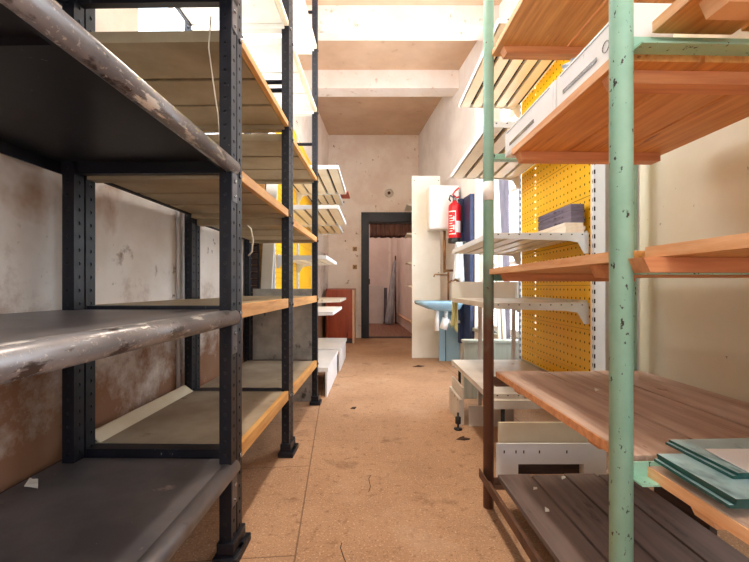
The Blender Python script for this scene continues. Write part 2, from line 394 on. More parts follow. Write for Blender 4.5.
# rack one: worn grey steel shelves with rolled front edges
R1L = 1.05
x0, y0, _ = rpos(.455)
rack = thing('slotted_angle_rack', 'nearest black steel rack with thick rolled-edge grey metal shelves', 'rack', (x0, y0, 0), -RT)
rack_frame(rack, R1L, 3.6)
for zi, z in enumerate((.355, .915, 1.475, 2.105)):
    yA, yB = .004, R1L-.004
    bm = B(); box(bm, -RD-.02, -.03, yA, yB, z-.005, z)
    s = obj('shelf', bm, 'grey_top', rack)
    bm = B(); prof = []
    for k in range(13):
        a = PI/2 - PI*k/12
        prof.append((-.012 + .0285*math.cos(a), z-.0283+.0285*math.sin(a)))
    prism(bm, [(-.03, z+.0002)] + prof + [(-.016, z-.0568), (-.016, z-.008), (-.03, z-.005)], 'y', yA, yB)
    for f in bm.faces: f.smooth = abs(f.normal.y) < .5 and f.calc_center_median().x > -.03
    obj('rolled_edge', bm, 'nose' if zi in (1, 2) else 'grey_top', s, 'scuffed rolled front edge')
    bm = B(); box(bm, -RD-.02, -.017, yA, yB, z-.014, z-.0082)
    box(bm, -.030, -.0165, yA, yB, z-.054, z-.014); box(bm, -RD-.02, -.03, yA, yA+.006, z-.055, z-.014); box(bm, -RD-.02, -.03, yB-.03, yB, z-.055, z-.014)
    box(bm, -RD-.026, -RD-.02, yA, yB, z-.055, z)
    obj('under_tray', bm, 'black_steel', s, 'dark painted underside')
    s['label'] = ['lowest dark dusty metal shelf', 'worn metal shelf at mid height', 'upper metal shelf with scuffed yellow marks', 'topmost metal shelf'][zi]
    bm = B()
    for yy in (.30,): box(bm, -RD, -.06, yy-.02, yy+.02, z-.03, z-.0122)
    obj('stiffener', bm, 'black_steel', s)
    bm = B()
    bolt(bm, .0, R1L-.025, z-.085); obj('bolt', bm, 'chrome', s)
    bm = B(); bolt(bm, 0, R1L-.025, z-.14, .006); obj('bolt', bm, 'chrome', s)
    bm = B(); box(bm, -.0005, .003, R1L-.05, R1L, z-.16, z-.055); obj('bracket', bm, 'grey_steel', s)
mk = B()
for k in range(46):
    yy = .40+.45*random.random(); a = PI/2 - PI*(.12+.33*random.random()); ln = .004+.014*random.random()
    cx, cz = -.012+.0287*math.cos(a), 1.475-.0283+.0287*math.sin(a); w = .0012+.002*random.random()
    tx, tz = -math.sin(a)*w, math.cos(a)*w
    v = [mk.verts.new(q) for q in ((cx-tx, yy, cz-tz), (cx+tx, yy+ln*.2, cz+tz), (cx+tx, yy+ln, cz+tz), (cx-tx, yy+ln*.7, cz-tz))]
    mk.faces.new(v)
obj('paint_mark', mk, mat('worn_yellow_mark', (206,194,140), (176,164,116), 60, .6), rack, 'scuffed yellowish paint flecks')

def panel_rack(label, d0, L, zs, back):
    x0, y0, _ = rpos(d0)
    t = thing('slotted_angle_rack', label, 'rack', (x0, y0, 0), -RT)
    rack_frame(t, L, 3.6)
    for zi, z in enumerate(zs):
        # three beige trays side by side under a top sheet, gap shade painted dark
        n = 3; g = .022; w = (L-.12)/n
        wh = z > 2.3; mt = 'white_shelf' if wh else 'beige' if zi else 'beige_top'
        s = obj('shelf', box(B(), -RD+.03, -.028, .062, L-.062, z-.004, z), mt, t)
        bm = B()
        for k in range(n): box(bm, -RD+.05, -.032, .06+k*w+g/2, .06+(k+1)*w-g/2, z-.024, z-.0045, .003)
        obj('tray', bm, 'white_shelf' if wh else 'beige', s)
        bm = B()
        for k in range(1, n): box(bm, -RD+.05, -.06, .06+k*w-g/2+.001, .06+k*w+g/2-.001, z-.012, z-.0045)
        box(bm, -RD+.03, -RD+.049, .064, L-.064, z-.03, z-.0045)
        obj('seam', bm, 'dark_slot', s)  # dark strips standing in for shadow between the trays
        for a, b in ((.006, .06), (L-.06, L-.006)): obj('cross_beam', box(B(), -RD+.046, -.028, a, b, z-.045, z-.002), 'black_steel' if z < 1 else mt, s)
        et = .052 if z < 1.2 else .040 if z < 1.7 else .03
        bm = B(); box(bm, -.027, -.002, .055, L-.055, z-et, z+.002, .003)
        obj('front_edge', bm, 'edge_wood' if z < 2.3 else 'cream_metal', s, 'yellow pine front edge' if z < 2.3 else None)
        if back and zi == 0:
            bm = B(); prism(bm, [(-RD+.05, z+.0005), (-RD+.06, z+.0005), (-RD+.012, z+.036), (-RD+.004, z+.036)], 'y', .064, L-.064)
            obj('back_lip', bm, 'cream_metal', s)
        bm = B()
        bolt(bm, .0, .028, z-.03, .009); obj('bolt', bm, 'chrome', s)
        bm = B(); bolt(bm, 0, L-.028, z-.03, .009); obj('bolt', bm, 'chrome', s)
    if not back:
        for yy, z in ((.03, 2.255), (.03, 2.205), (L-.03, 2.22), (L-.03, 3.35)):
            obj('brace', tube(B(), [(-RD+.01, yy, z), (-.012, yy, z)], .013, 10), 'black_steel', t)
    return t
Z2 = (.385, .93, 1.455, 1.975, 2.57, 3.10)
Z3 = (.375, .925, 1.422, 1.932, 2.515, 3.05)
panel_rack('black angle rack with pine-edged beige shelves, second from the camera', 1.51, .905, Z2, True)
panel_rack('black angle rack with pine-edged beige shelves, farthest of the left racks', 2.42, 1.03, Z3, False)
# white hardboard sheets behind the racks are plain wall; thin cover strip at each rear post pair
for i, d in enumerate((2.36, 3.33)):
    bm = B(); tube(bm, [(xl(d)+.012, d, .40), (xl(d)+.012, d, 1.95)], .012, 8)
    tag(obj('wall_conduit', bm, 'grey_board'), ['thin grey conduit on stained wall beside second rear rack posts', 'thin grey conduit on left wall near dark slatted shutter'][i], 'conduit')

# ------------------------------------------------------------------ pipe rack on the right
PX, PD, PW, PT = .5455, .885, .66, -1.65*PI/180      # near front post
tanp = math.tan(-1.65*PI/180)
def ppos(y, off=0): return PX + (y-PD)*tanp + off
pr = thing('pipe_rack', 'mint green painted pipe rack standing on the right of the aisle', 'rack', (PX, PD, 0), 1.65*PI/180)
L2 = .935
def pipe(x, y, m, nm='post', z1=3.7):
    bm = B(); tube(bm, [(x, y, .0), (x, y, z1)], .0235, 18)
    o = obj(nm, bm, m, pr)
    return o
pipe(0, 0, 'green')
fp = pipe(0, L2, 'rust'); fp['label'] = 'far post, green above and rusty brown below'
pipe(PW, 0, 'green'); pipe(PW, L2, 'green'); pipe(0, -L2, 'green'); pipe(PW, -L2, 'green')
LV = (.115, .575, 1.045, 1.535, 2.035, 2.55)
for zz in LV:
    for y in (0, L2, -L2):
        z = zz if y < L2 else {1.535: 1.588, 2.035: 2.072}.get(zz, zz)
        if y == 0 and zz == .575: z = .595
        bm = B()
        box(bm, .02, PW-.02, y-.0025, y+.0025, z-.018, z+.018); box(bm, .02, PW-.02, y-.04, y-.0025, z-.018, z-.014)
        obj('cross_bar', bm, 'rust_metal' if z < .2 or (y == L2 and z < .8) else 'green', pr)
bm = B()
box(bm, -.035, -.030, -L2, L2+.03, .125, .162); box(bm, -.030, .0, -L2, L2+.03, .125, .129)
obj('front_rail', bm, 'rust_metal', pr, 'rusty angle rail along the foot')
tp = B(); tube(tp, [(0, L2, 1.392), (0, L2, 1.476)], .0252, 18); obj('tape', tp, 'tape', pr, 'white tape band on the far post')

def plank_shelf(label, y0, y1, x0, x1, zb, th, n, top, edge, battens, gap=.010, name='plank_shelf', bl=None, bm_mat='batten', bx=None):
    """boards run along the aisle; battens = list of y positions under the boards"""
    t = thing(name, label, 'shelf', (ppos(y0), y0, zb), 1.65*PI/180)
    w = (x1-x0)/n; Ln = y1-y0
    for k in range(n):
        a, b = x0+k*w, x0+(k+1)*w-gap
        bm = B(); box(bm, a, b, 0, Ln - (.0 if k % 2 == 0 else .012), 0, th, .002)
        p = obj('plank', bm, top, t)
        if k == 0 and edge:
            bm = B(); box(bm, a-.004, a-.0005, .001, Ln-.001, .001, th-.001); obj('front_face', bm, edge, p)
    for yy in battens:
        bm = B(); xa, xb = (bx or (x0+.02, x1-.02))
        prism(bm, [(xa, -.001), (xa+.015, -.032), (xb, -.032), (xb, -.001)], 'y', yy-y0-.025, yy-y0+.025)
        obj('batten', bm, bm_mat, t)
    return t
# bottom platform (one run), upper shelves bay by bay
plank_shelf('dark dusty plank platform at the foot of the green pipe rack', -.04, 1.80, .035, .64, .1345, .022, 4, 'dark_plank', None, [])
plank_shelf('dusty brown plank shelf knee-high between the green pipe posts', .90, 1.80, .03, .70, .595, .026, 3, 'old_plank', 'batten', [1.10, 1.65])
plank_shelf('orange plank shelf at eye level between the green pipe posts', .90, 1.83, .0, .60, 1.056, .026, 2, 'ply', 'ply_edge', [1.02, 1.70])
plank_shelf('orange plank shelf between the green posts carrying white metal boxes', .905, 1.56, .012, .60, 1.512, .026, 3, 'ply', 'ply_edge', [.965, 1.53], bx=(.02, .56))
plank_shelf('topmost orange plank shelf between the green posts, blue plastic on it', .90, 1.80, .012, .62, 2.037, .026, 2, 'ply', 'ply_edge', [1.0, 1.74])
plank_shelf('orange plank shelf nearest the camera, at eye level at right frame edge', -.05, .875, .05, .62, 1.062, .026, 3, 'ply', 'ply_edge', [.10, .84], bx=(.0, .6))
plank_shelf('orange plank shelf nearest the camera, at the top right corner', -.05, .875, .066, .62, 1.555, .026, 3, 'ply', 'ply_edge', [.10, .755], bx=(.085, .6), bm_mat='ply_edge')
plank_shelf('pale-edged plank shelf nearest the camera, under the glass sheets', -.05, .885, .062, .64, .578, .026, 3, 'old_plank', 'ply_edge', [.10, .77], bx=(.075, .6), bm_mat='ply_edge')

# glass sheets and a paper on the near low shelf
gz = .6232
for k in range(5):
    bm = B(); x1 = .48+.012*((k*3) % 4); y1 = -.185 if k < 3 else -.165
    box(bm, 0, x1, y1, .0, 0, .0055, .001)
    o = obj('glass_sheet', bm, 'glass_stack'); o.location = (.606+.003*((k*2) % 3)+.058*(k > 2), .866-.002*k + (.052 if k > 2 else 0), gz+.0062*k); o.rotation_euler = (0,0,math.radians(-.6+.8*k))
    tag(o, 'blue-green glass sheet in the stack on the low near shelf', 'glass', 'glass sheets stacked on the low shelf')
    bm = B(); box(bm, -.0012, 0, y1, 0, 0, .0055); box(bm, 0, x1, y1-.0012, y1, 0, .0055); obj('edge', bm, 'glass_edge', o)
bm = B()
prism(bm, [(.0,0), (-.006,-.115), (.30,-.115), (.34,-.05), (.30,.0)], 'z', 0, .002)
o = obj('paper_sheet', bm, 'paper'); o.location = (.702, .85, gz+.0312)
tag(o, 'white sheet lying on the blue-green glass stack', 'paper')

# white metal boxes on the upper plank shelf
def white_box(y0, y1, hole, label):
    t = thing('metal_trunking_box', label, 'box', (ppos(y0)+.006, y0, 1.5385), 1.65*PI/180, None)
    Lb = y1-y0; h = .103
    bm = B(); box(bm, .016, .125, 0, Lb, 0, h, .003); obj('body', bm, 'white_metal', t)
    bm = B(); box(bm, .0135, .0158, .012, Lb-.012, .008, h-.016, .0008); obj('front_panel', bm, 'white_metal', t)
    bm = B(); box(bm, .0118, .0134, .03, Lb-.03, h-.0135, h-.0115); box(bm, .0118, .0134, Lb*.34, Lb*.86, .030, .042)
    obj('slot', bm, 'chrome', t)
    if hole:
        bm = B()
        for k in range(24):
            a0, a1 = 2*PI*k/24, 2*PI*(k+1)/24
            tube(bm, [(.0128, Lb*.22+.013*math.cos(a0), .045+.013*math.sin(a0)), (.0128, Lb*.22+.013*math.cos(a1), .045+.013*math.sin(a1))], .0012, 5)
        obj('round_knockout', bm, 'chrome', t)
    return t
white_box(.90, 1.225, True, 'white slotted metal box on plank shelf, nearer and with round knockout')
white_box(1.235, 1.67, False, 'white slotted metal box on plank shelf, at its far end')
bm = B(); bmesh.ops.create_icosphere(bm, subdivisions=3, radius=.035)
for v in bm.verts: v.co *= (1+.55*(random.random()-.5)); v.co.z *= .6
o = obj('plastic_wrapper', bm, 'plastic_crumple'); o.location = (ppos(1.2)+.07, 1.2, 1.5385+.103+.02)
tag(o, 'crumpled blue and white plastic wrapper on top of the white metal box', 'wrapper')

# cream board standing behind the pipe rack
bm = B(); prism(bm, [(1.895, .30), (1.895, 2.3), (.15, 2.3), (.15, .74), (1.22, .62), (1.42, .30)], 'x', 1.255, 1.275)
o = obj('cream_board', bm, 'cream_panel'); tag(o, 'large cream board standing behind the green pipe rack', 'board'); 
obj('leg', box(B(), 1.258, 1.285, 1.50, 1.80, 0, .30), 'dark_slat', o); obj('leg', box(B(), 1.258, 1.272, .2, .3, 0, .735), 'dark_slat', o)

# ------------------------------------------------------------------ gondola shelving
PEG = None
def peg_panel(parent, L, z, w=.25):
    global PEG
    if PEG is None:
        bm = B(); n = 21
        perf(bm, (0,0,.001), (0,1,0), (0,0,1), n, 5, 1.05/n, (w-.002)/5, .0064, .0074, .0008, (1,0,0))
        PEG = obj('back_panel', bm, 'yellow', parent, merge=True)
        bm = B(); box(bm, -.0025, 0, 0, 1.05, .0, .0012); obj('panel_joint', bm, mat('dark_yellow_joint', (190,128,8), None, 3, .6), PEG)
        o = PEG
    else:
        o = copy_mesh(PEG, parent)
    o.location = (0, .01, z)
    return o
def upright(parent, y, z1):
    """slotted square upright, face with slots towards the shelves"""
    bm = B(); n = int(z1/.05)
    perf(bm, (-.012, y-.016, 0), (0,1,0), (0,0,1), 1, n, .032, .05, .005, .014, .002, (1,0,0))
    box(bm, -.010, .05, y-.016, y-.014, 0, n*.05); box(bm, -.010, .05, y+.014, y+.016, 0, n*.05); box(bm, .048, .05, y-.014, y+.014, 0, n*.05)
    o = obj('upright', bm, 'white_metal', parent)
    bm = B(); box(bm, -.006, .02, y-.0138, y+.0138, 0, n*.05); obj('slot_shadow_core', bm, 'dark_slot', o).name = 'slot_shade_core'  # dark core painting the shade inside the slots
    bm = B()
    for j in range(n): box(bm, -.0125, -.004, y-.0168, y-.0155, .05*j+.012, .05*j+.036)
    obj('slot', bm, 'dark_slot', o)
    return o
def gshelf(parent, z, D, L, m='white_metal', und='cream_metal', bh=.085, rail=.03, name='shelf', label=None):
    bm = B()
    y0, y1 = .018, L-.018
    box(bm, -D, -.02, y0, y1, z-.004, z); box(bm, -D-.004, -D, y0, y1, z-rail, z+.002)
    s = obj(name, bm, m, parent, label)
    bm = B(); n = max(3, int(round(D/.11))); w = (D-.04)/n
    for k in range(n): box(bm, -D+.01+k*w, -D+.01+(k+1)*w-.026, y0+.004, y1-.004, z-.03, z-.0062)
    obj('rib', bm, und, s)
    obj('groove_shade_sheet', box(B(), -D+.002, -.022, y0+.002, y1-.002, z-.006, z-.0042), 'dark_slot', s)  # dark sheet painting the shade in the grooves between ribs
    for y in (y0-.004, y1+.001):
        bm = B()
        prism(bm, [(-D-.003, z+.001), (-.014, z+.001), (-.014, z-bh-.03), (-.04, z-bh-.03), (-.075, z-bh*.62), (-.14, z-rail-.012), (-D-.003, z-rail)], 'y', y, y+.003)
        b = obj('bracket', bm, m, s)
    bm = B()
    nn = 26
    for k in range(nn): box(bm, -.02, -.008, y0+.02+k*(y1-y0-.04)/nn, y0+.02+(k+.55)*(y1-y0-.04)/nn, z-.004, z+.016)
    obj('back_strip', bm, m, s)
    bm = B()
    for k in range(9):
        xx = -D+.05+k*(D-.1)/8
        box(bm, xx-.004, xx+.004, y0-.0048, y0-.0038, z-.012, z-.006)
    obj('slot', bm, 'dark_slot', s)
    return s
GR = thing('gondola_shelving', 'white shop shelving with yellow perforated back, right of the aisle', 'shelving', (1.20, 2.2, 0), 0)
GL = 1.07
upright(GR, -.018, 2.75); upright(GR, GL+.018, 2.75)
for k in range(10): peg_panel(GR, GL, .26+.25*k)
obj('peg_shade_panel', box(B(), .0024, .010, .01, .785, .26, 2.75), 'peg_back', GR)  # dark sheet added so the peg holes read as shaded
obj('peg_shade_panel', box(B(), .0024, .010, .835, 1.06, .26, 2.75), 'peg_back', GR)
obj('notch_shade_board', box(B(), -.52, -.08, -.06, -.05, 0, .12), 'dark_slat', GR)  # added dark board painting the shade in the plinth notch
gshelf(GR, .408, .57, GL, 'old_white', label='dusty white base shelf', bh=.03)
gshelf(GR, .91, .565, GL, 'old_white', label='dusty white shelf at hip height')
gshelf(GR, 1.30, .565, GL, label='white shelf carrying stacked timber')
gshelf(GR, 1.915, .575, GL)
gshelf(GR, 2.49, .51, GL)
bm = B(); box(bm, -.59, -.57, .68, GL, 0, .19, .002); box(bm, -.565, -.55, .70, GL, 0, .27)
obj('kick_plate', bm, 'old_white', GR)
bm = B()
for k in range(3): box(bm, -.5915, -.5899, .74+.10*k, .746+.10*k, .165, .18)
obj('kick_slot', bm, 'dark_slot', GR)
bm = B(); box(bm, -.52, -.20, .67, .69, 0, .145, .002); obj('kick_plate', bm, 'old_white', GR)
bm = B(); lathe(bm, [(.012,0), (.03,.004), (.03,.012), (.008,.016), (.008,.04), (.02,.045), (.02,.09), (.008,.095), (.008,.12)], 12, (-.615, .60, 0))
obj('adjustable_foot', bm, 'black', GR)
for y in (-.018, GL+.018):
    bm = B(); box(bm, -.56, .05, y-.02, y+.02, .34, .385); obj('base_arm', bm, 'old_white', GR)
    bm = B(); tube(bm, [(-.50, y, .0), (-.50, y, .34)], .012, 8); obj('base_leg', bm, 'black', GR)

# loose white plinth plates standing behind the pipe rack
bm = B(); prism(bm, [(.625,0), (.625,.198), (1.185,.198), (1.185,0), (1.07,0), (1.07,.094), (.735,.094), (.735,0)], 'y', 2.045, 2.06)
o = obj('plinth_plate', bm, 'white_metal'); tag(o, 'white notched metal plinth plate on floor behind green rack', 'plate')
bm = B()
for x in (.66, .72, .76, .84, .98): box(bm, x, x+.006, 2.0435, 2.0452, .15, .165)
obj('slot', bm, 'dark_slot', o)
bm = B(); prism(bm, [(.65,0), (.65,.29), (1.18,.29), (1.18,0), (1.08,0), (1.08,.11), (.72,.11), (.72,0)], 'y', 2.09, 2.11)
o = obj('plinth_plate', bm, 'cream_metal'); tag(o, 'taller cream metal plate standing behind the white notched plate', 'plate')

# things stacked on the white shelf
for k in range(3):
    bm = B(); box(bm, 0, .105+.006*(k%2), 0, .85-.03*k, 0, .0195, .0015)
    o = obj('timber_batten', bm, 'cream_slat'); o.location = (1.062+.004*(k%2), 2.225+.004*k, 1.3005+.02*k)
    tag(o, ['cream timber batten on the white shelf, lowest of the pale stack', 'cream timber batten in the middle of the pale stack on the white shelf', 'cream timber batten directly under the dark planks'][k], 'timber', None)
for k in range(3):
    bm = B(); box(bm, 0, .075, 0, .46-.012*k, 0, .0345, .002)
    o = obj('dark_timber', bm, 'dark_stack'); o.location = (1.098+.003*(k%2), 2.235+.008*(k%2), 1.361+.035*k); o.rotation_euler=(0,0,math.radians(.6*(k-1)))
    tag(o, ['purple-grey timber block lowest of the dark stack on the shelf', 'purple-grey timber block in the middle of the dark stack', 'purple-grey timber block on top of the dark stack on the shelf'][k], 'timber', None)
# white board at the far end of the hip-high shelf
bm = B(); box(bm, .64, 1.20, 3.312, 3.33, .88, 1.043, .002)
o = obj('white_end_board', bm, 'white_board'); tag(o, 'cream board standing at the far end of the dusty white shelf', 'board')
for a in (.86, 1.14): obj('leg', box(B(), a, a+.03, 3.314, 3.328, 0, .879), 'grey_board', o)

# left gondola: two bays of yellow backed shelves, facing the aisle
GLL = 1.03
LG = thing('gondola_shelving', 'white shop shelving with yellow back beyond the left racks', 'shelving', (-.90, 3.6+GLL, 0), PI)
upright(LG, -.018, 2.75); upright(LG, GLL+.018, 2.75)
for k in range(10):
    p = peg_panel(LG, GLL, .26+.25*k); p.scale = (1, .96, 1)
gshelf(LG, .27, .475, GLL, 'white_metal', bh=.06, rail=.035)
gshelf(LG, .775, .52, GLL); gshelf(LG, 1.285, .46, GLL, und='white_metal'); gshelf(LG, 1.74, .57, GLL); gshelf(LG, 2.10, .57, GLL)
bm = B(); box(bm, -.47, -.455, .03, GLL-.03, 0, .235); obj('kick_plate', bm, 'white_metal', LG)
obj('peg_shade_panel', box(B(), .0024, .010, .01, GLL-.01, .26, 2.75), 'peg_back', LG)
LG2 = thing('gondola_shelving', 'white shop shelving with yellow back, nearest the red-brown cabinet', 'shelving', (-.90, 4.715+GLL, 0), PI)
upright(LG2, -.018, 2.75); upright(LG2, GLL+.018, 2.75)
for k in range(10):
    p = peg_panel(LG2, GLL, .26+.25*k); p.scale = (1, .96, 1)
gshelf(LG2, .27, .50, GLL, 'white_metal', bh=.06, rail=.035)
gshelf(LG2, .85, .49, GLL, 'old_white')
gshelf(LG2, 1.79, .45, GLL); gshelf(LG2, 2.195, .45, GLL)
bm = B(); box(bm, -.55, -.012, .02, .38, 2.265, 2.285, .002); obj('shelf', bm, 'red_board', LG2, 'red-brown shelf board')
bm = B(); box(bm, -.49, -.475, .03, GLL-.03, 0, .235); obj('kick_plate', bm, 'white_metal', LG2)

# sheets leaning at the near end of the left gondola
bm = B(); box(bm, -.265, .265, 0, .012, 0, .985, .002)
o = obj('metal_sheet', bm, 'zinc'); o.location = (-.80, 3.492, 0); o.rotation_euler = (math.radians(-.6), 0, 0)
tag(o, 'mottled grey sheet leaning in front of the left yellow shelving', 'sheet')
bm = B(); box(bm, 0, .10, 0, .02, 0, 2.15, .002)
o = obj('white_plank', bm, 'white_board'); o.location = (-1.065, 3.54, 0); o.rotation_euler = (0, math.radians(3.2), 0)
tag(o, 'narrow white board leaning against the left yellow shelving', 'board')
t = thing('slatted_shutter', 'dark brown slatted shutter standing behind the left racks', 'shutter', (-1.12, 3.518, 0), 0)
bm = B(); box(bm, 0, .012, 0, .02, 0, 1.62); box(bm, .09, .102, 0, .02, 0, 1.62); box(bm, 0.012,.09,0,.02,0,.05); obj('frame', bm, 'navy', t)
bm = B()
for k in range(26): prism(bm, [(.0, .055+k*.06), (.018, .07+k*.06), (.018, .112+k*.06), (.0, .098+k*.06)], 'x', .012, .09)
obj('slat_panel', bm, 'dark_slat', t)
bm = B(); box(bm, -1.10, -.985, 3.585, 3.60, 0, 2.30)
o = obj('plywood_strip', bm, 'edge_wood'); origin(o, (-1.04, 3.59, 0)); tag(o, 'tan plywood strip standing behind the narrow white board', 'board')

# ------------------------------------------------------------------ far end: cabinet, door side, sink corner
t = thing('wooden_cabinet', 'red-brown veneered cabinet with pale edge beside the doorway', 'cabinet', (-.62, 7.10, 0))
bm = B(); box(bm, -.215, .225, 0, .018, .09, .95, .002); obj('front_panel', bm, 'mahogany', t)
bm = B(); box(bm, .227, .265, -.005, .42, .0, .955, .002); obj('side_panel', bm, 'pale_edge', t, 'pale wood side panel')
bm = B(); box(bm, -.24, -.217, -.005, .42, 0, .955); obj('side_panel', bm, 'mahogany', t)
bm = B(); box(bm, -.24, .265, -.008, .42, .9555, .972, .002); obj('top', bm, 'mahogany', t)
bm = B(); box(bm, -.21, .22, .03, .045, 0, .085); obj('plinth', bm, 'dark_slat', t)
bm = B(); box(bm, -.217, .227, .40, .42, .0, .95); obj('back', bm, 'mahogany', t)
for i, z in enumerate((1.745, 1.392)):
    t = thing('switch_plate', ['ochre square switch plate on the back wall, upper of two', 'ochre square switch plate on the back wall, lower of two'][i], 'switch', (-.385, YB, z))
    bm = B(); box(bm, -.042, .042, -.014, -.0005, -.042, .042, .004); obj('plate', bm, 'brass_plate', t)
    bm = B(); tube(bm, [(0,-.0145,0), (0,-.026,0)], .014, 12); obj('knob', bm, 'dark_slat', t)
t = thing('wall_vent', 'small round vent collar on the back wall above doorway', 'vent', (.285, YB, 2.84))
bm = B()
ring = [(.075*math.cos(2*PI*k/24), -.012, .075*math.sin(2*PI*k/24)) for k in range(25)]
tube(bm, ring, .012, 8); obj('rim', bm, 'old_white', t)
bm = B(); tube(bm, [(0,-.001,0), (0,-.010,0)], .07, 20); obj('plate', bm, 'old_white', t)
bm = B(); tube(bm, [(0,-.0105,0), (0,-.02,0)], .03, 14); obj('hole', bm, 'dirt', t)
for i, (x, z) in enumerate(((-.60,2.66), (-.62,2.10), (-.57, 1.9))):
    bm = B(); tube(bm, [(x, YB, z), (x, YB-.03, z)], .012, 8)
    o = obj('wall_plug', bm, 'dirt'); origin(o, (x, YB, z)); tag(o, ['dark nail hole plug in the back wall, highest left of doorway', 'dark nail hole plug in the back wall, middle left of doorway', 'dark nail hole plug in the back wall, lowest left of doorway'][i], 'plug')
bm = B(); tube(bm, [(xl(6.5)+.03, 6.5, 0), (xl(6.5)+.03, 6.5, H-.01)], .022, 10)
o = obj('wall_pipe', bm, 'plaster'); origin(o, (xl(6.5)+.03, 6.5, 0)); tag(o, 'plaster-coloured vertical pipe on the left wall near the corner', 'pipe')
# curtain valance in the doorway
def ruffle(x0, x1, z0, z1, amp, n, ph=0):
    bm = B(); cols = []
    S = 90
    for i in range(S+1):
        u = i/S; x = x0+(x1-x0)*u
        yo = amp*math.sin(u*n*2*PI+ph) + .15*amp*math.sin(u*n*4.7*PI)
        zz = z0 + .006*math.sin(u*n*1.3*PI)
        cols.append([bm.verts.new((x, yo*(.3+.7*k/4), z1+(zz-z1)*k/4)) for k in range(5)])
    for a, b in zip(cols[:-1], cols[1:]):
        for k in range(4): f = bm.faces.new((a[k], b[k], b[k+1], a[k+1])); f.smooth = True
    return bm
t = thing('curtain_valance', 'short brown gathered curtain hanging at the top of doorway', 'curtain', (0, YB+.09, 0))
c = obj('cloth', ruffle(DX0+.012, DX1-.012, 2.015, 2.255, .022, 9), 'curtain', t)
m_ = c.modifiers.new('Solidify', 'SOLIDIFY'); m_.thickness = .004
c = obj('hem', ruffle(DX0+.012, DX1-.012, 1.975, 2.02, .026, 9), 'curtain_hem', t); m_ = c.modifiers.new('Solidify', 'SOLIDIFY'); m_.thickness = .006
obj('rod', tube(B(), [(DX0+.001, 0, 2.25), (DX1-.001, 0, 2.25)], .008, 8), 'navy', t)
# far room things
bm = B(); box(bm, -.20, .235, 0, .03, 0, 1.03, .003)
o = obj('grey_board', bm, 'grey_board'); o.location = (0, 10.9, 0); o.rotation_euler = (math.radians(-4),0,0); tag(o, 'pale grey board leaning in the room beyond the doorway', 'board')
bm = B(); box(bm, 0, .09, 0, .03, 0, .98); o = obj('dark_board', bm, 'grey_plank'); o.location = (.26, 11.05, 0); o.rotation_euler = (math.radians(-4),0,0); tag(o, 'narrow dark board behind pale grey board beyond the doorway', 'board')
bm = B()
tube(bm, [(.37,10.6,0), (.39,10.62,.1), (.44,10.66,.6), (.50,10.72,1.2), (.545,10.76,1.66), (.55,10.77,1.72)], [.10,.12,.10,.075,.05,.02], 14)
o = obj('plastic_roll', bm, 'bag'); origin(o, (.37,10.6,0)); tag(o, 'tall roll of grey sheeting leaning in the room beyond', 'roll')
bm = B(); tube(bm, [(.575,10.85,0.007), (.57,10.9,1.85)], .022, 10); o = obj('dark_pole', bm, 'dark_slat'); origin(o,(.575,10.85,0)); tag(o, 'dark pole standing beside the grey roll beyond doorway', 'pole')
bm = B(); tube(bm, [(.80-.023, 8.2, .26), (.615, 11.3, .26)], .028, 8); o = obj('heating_pipe', bm, 'pale_edge'); origin(o,(.77,8.2,.26)); tag(o, 'pale heating pipe low along the pink wall beyond doorway', 'pipe')
bm = B(); box(bm, .40, .475, 11.33, 11.40, 0, 2.6); o = obj('wall_post', bm, 'beam'); origin(o,(.43,11.38,0)); tag(o, 'cream vertical post on the far room wall beyond doorway', 'post')

# white upright board at the sink
bm = B(); box(bm, .527, .925, 5.63, 5.65, 0, 2.565, .003)
o = obj('partition_board', bm, 'white_board'); origin(o, (.73, 5.64, 0)); tag(o, 'tall white board standing upright beside the blue sink', 'board')
bm = B()
for (x, z) in ((.56,2.5),(.90,2.5),(.57,1.75),(.56,1.3),(.9,1.2)): tube(bm, [(x-.73, -.0115, z), (x-.73, -.009, z)], .008, 8)
obj('screw', bm, 'chrome', o)
# shelf edges peeking out beyond that board
t = thing('wall_shelf', 'white wall shelf tips peeking out beyond tall white board', 'shelf', (.93, 7.0, 0))
for z in (2.45, 1.94, 1.43, 1.02):
    bm = B(); prism(bm, [(-.36, z-.005), (.02, z-.005), (.02, z-.08), (-.30, z-.03)], 'y', 0, .02); box(bm, -.36, .02, 0, .6, z-.004, z+.008); obj('shelf', bm, 'white_board', t)
for yy in (.03, .57): obj('upright', box(B(), .021, .05, yy-.03, yy, 0, 2.55), 'white_board', t)
# water heater
t = thing('wall_cabinet', 'white rounded wall cabinet above sink, left of the red extinguisher', 'cabinet', (.90, 5.36, 1.78))
bm = B(); box(bm, -.165, .235, 0, .26, 0, .585, .02); obj('body', bm, 'white_plastic', t)
bm = B(); box(bm, -.145, .215, -.008, .0, .025, .56, .006); obj('front', bm, 'white_plastic', t)
bm = B(); box(bm, .2, .25, .03, .22, .1, .5); obj('wall_bracket', bm, 'chrome', t)
# blue painted panel on the wall below
bm = B(); box(bm, .872, 1.15, 5.40, 5.42, 0, .765, .002)
o = obj('blue_wall_panel', bm, 'blue_wall'); origin(o, (1.0, 5.41, 0)); tag(o, 'light blue painted panel standing under the sink', 'panel')
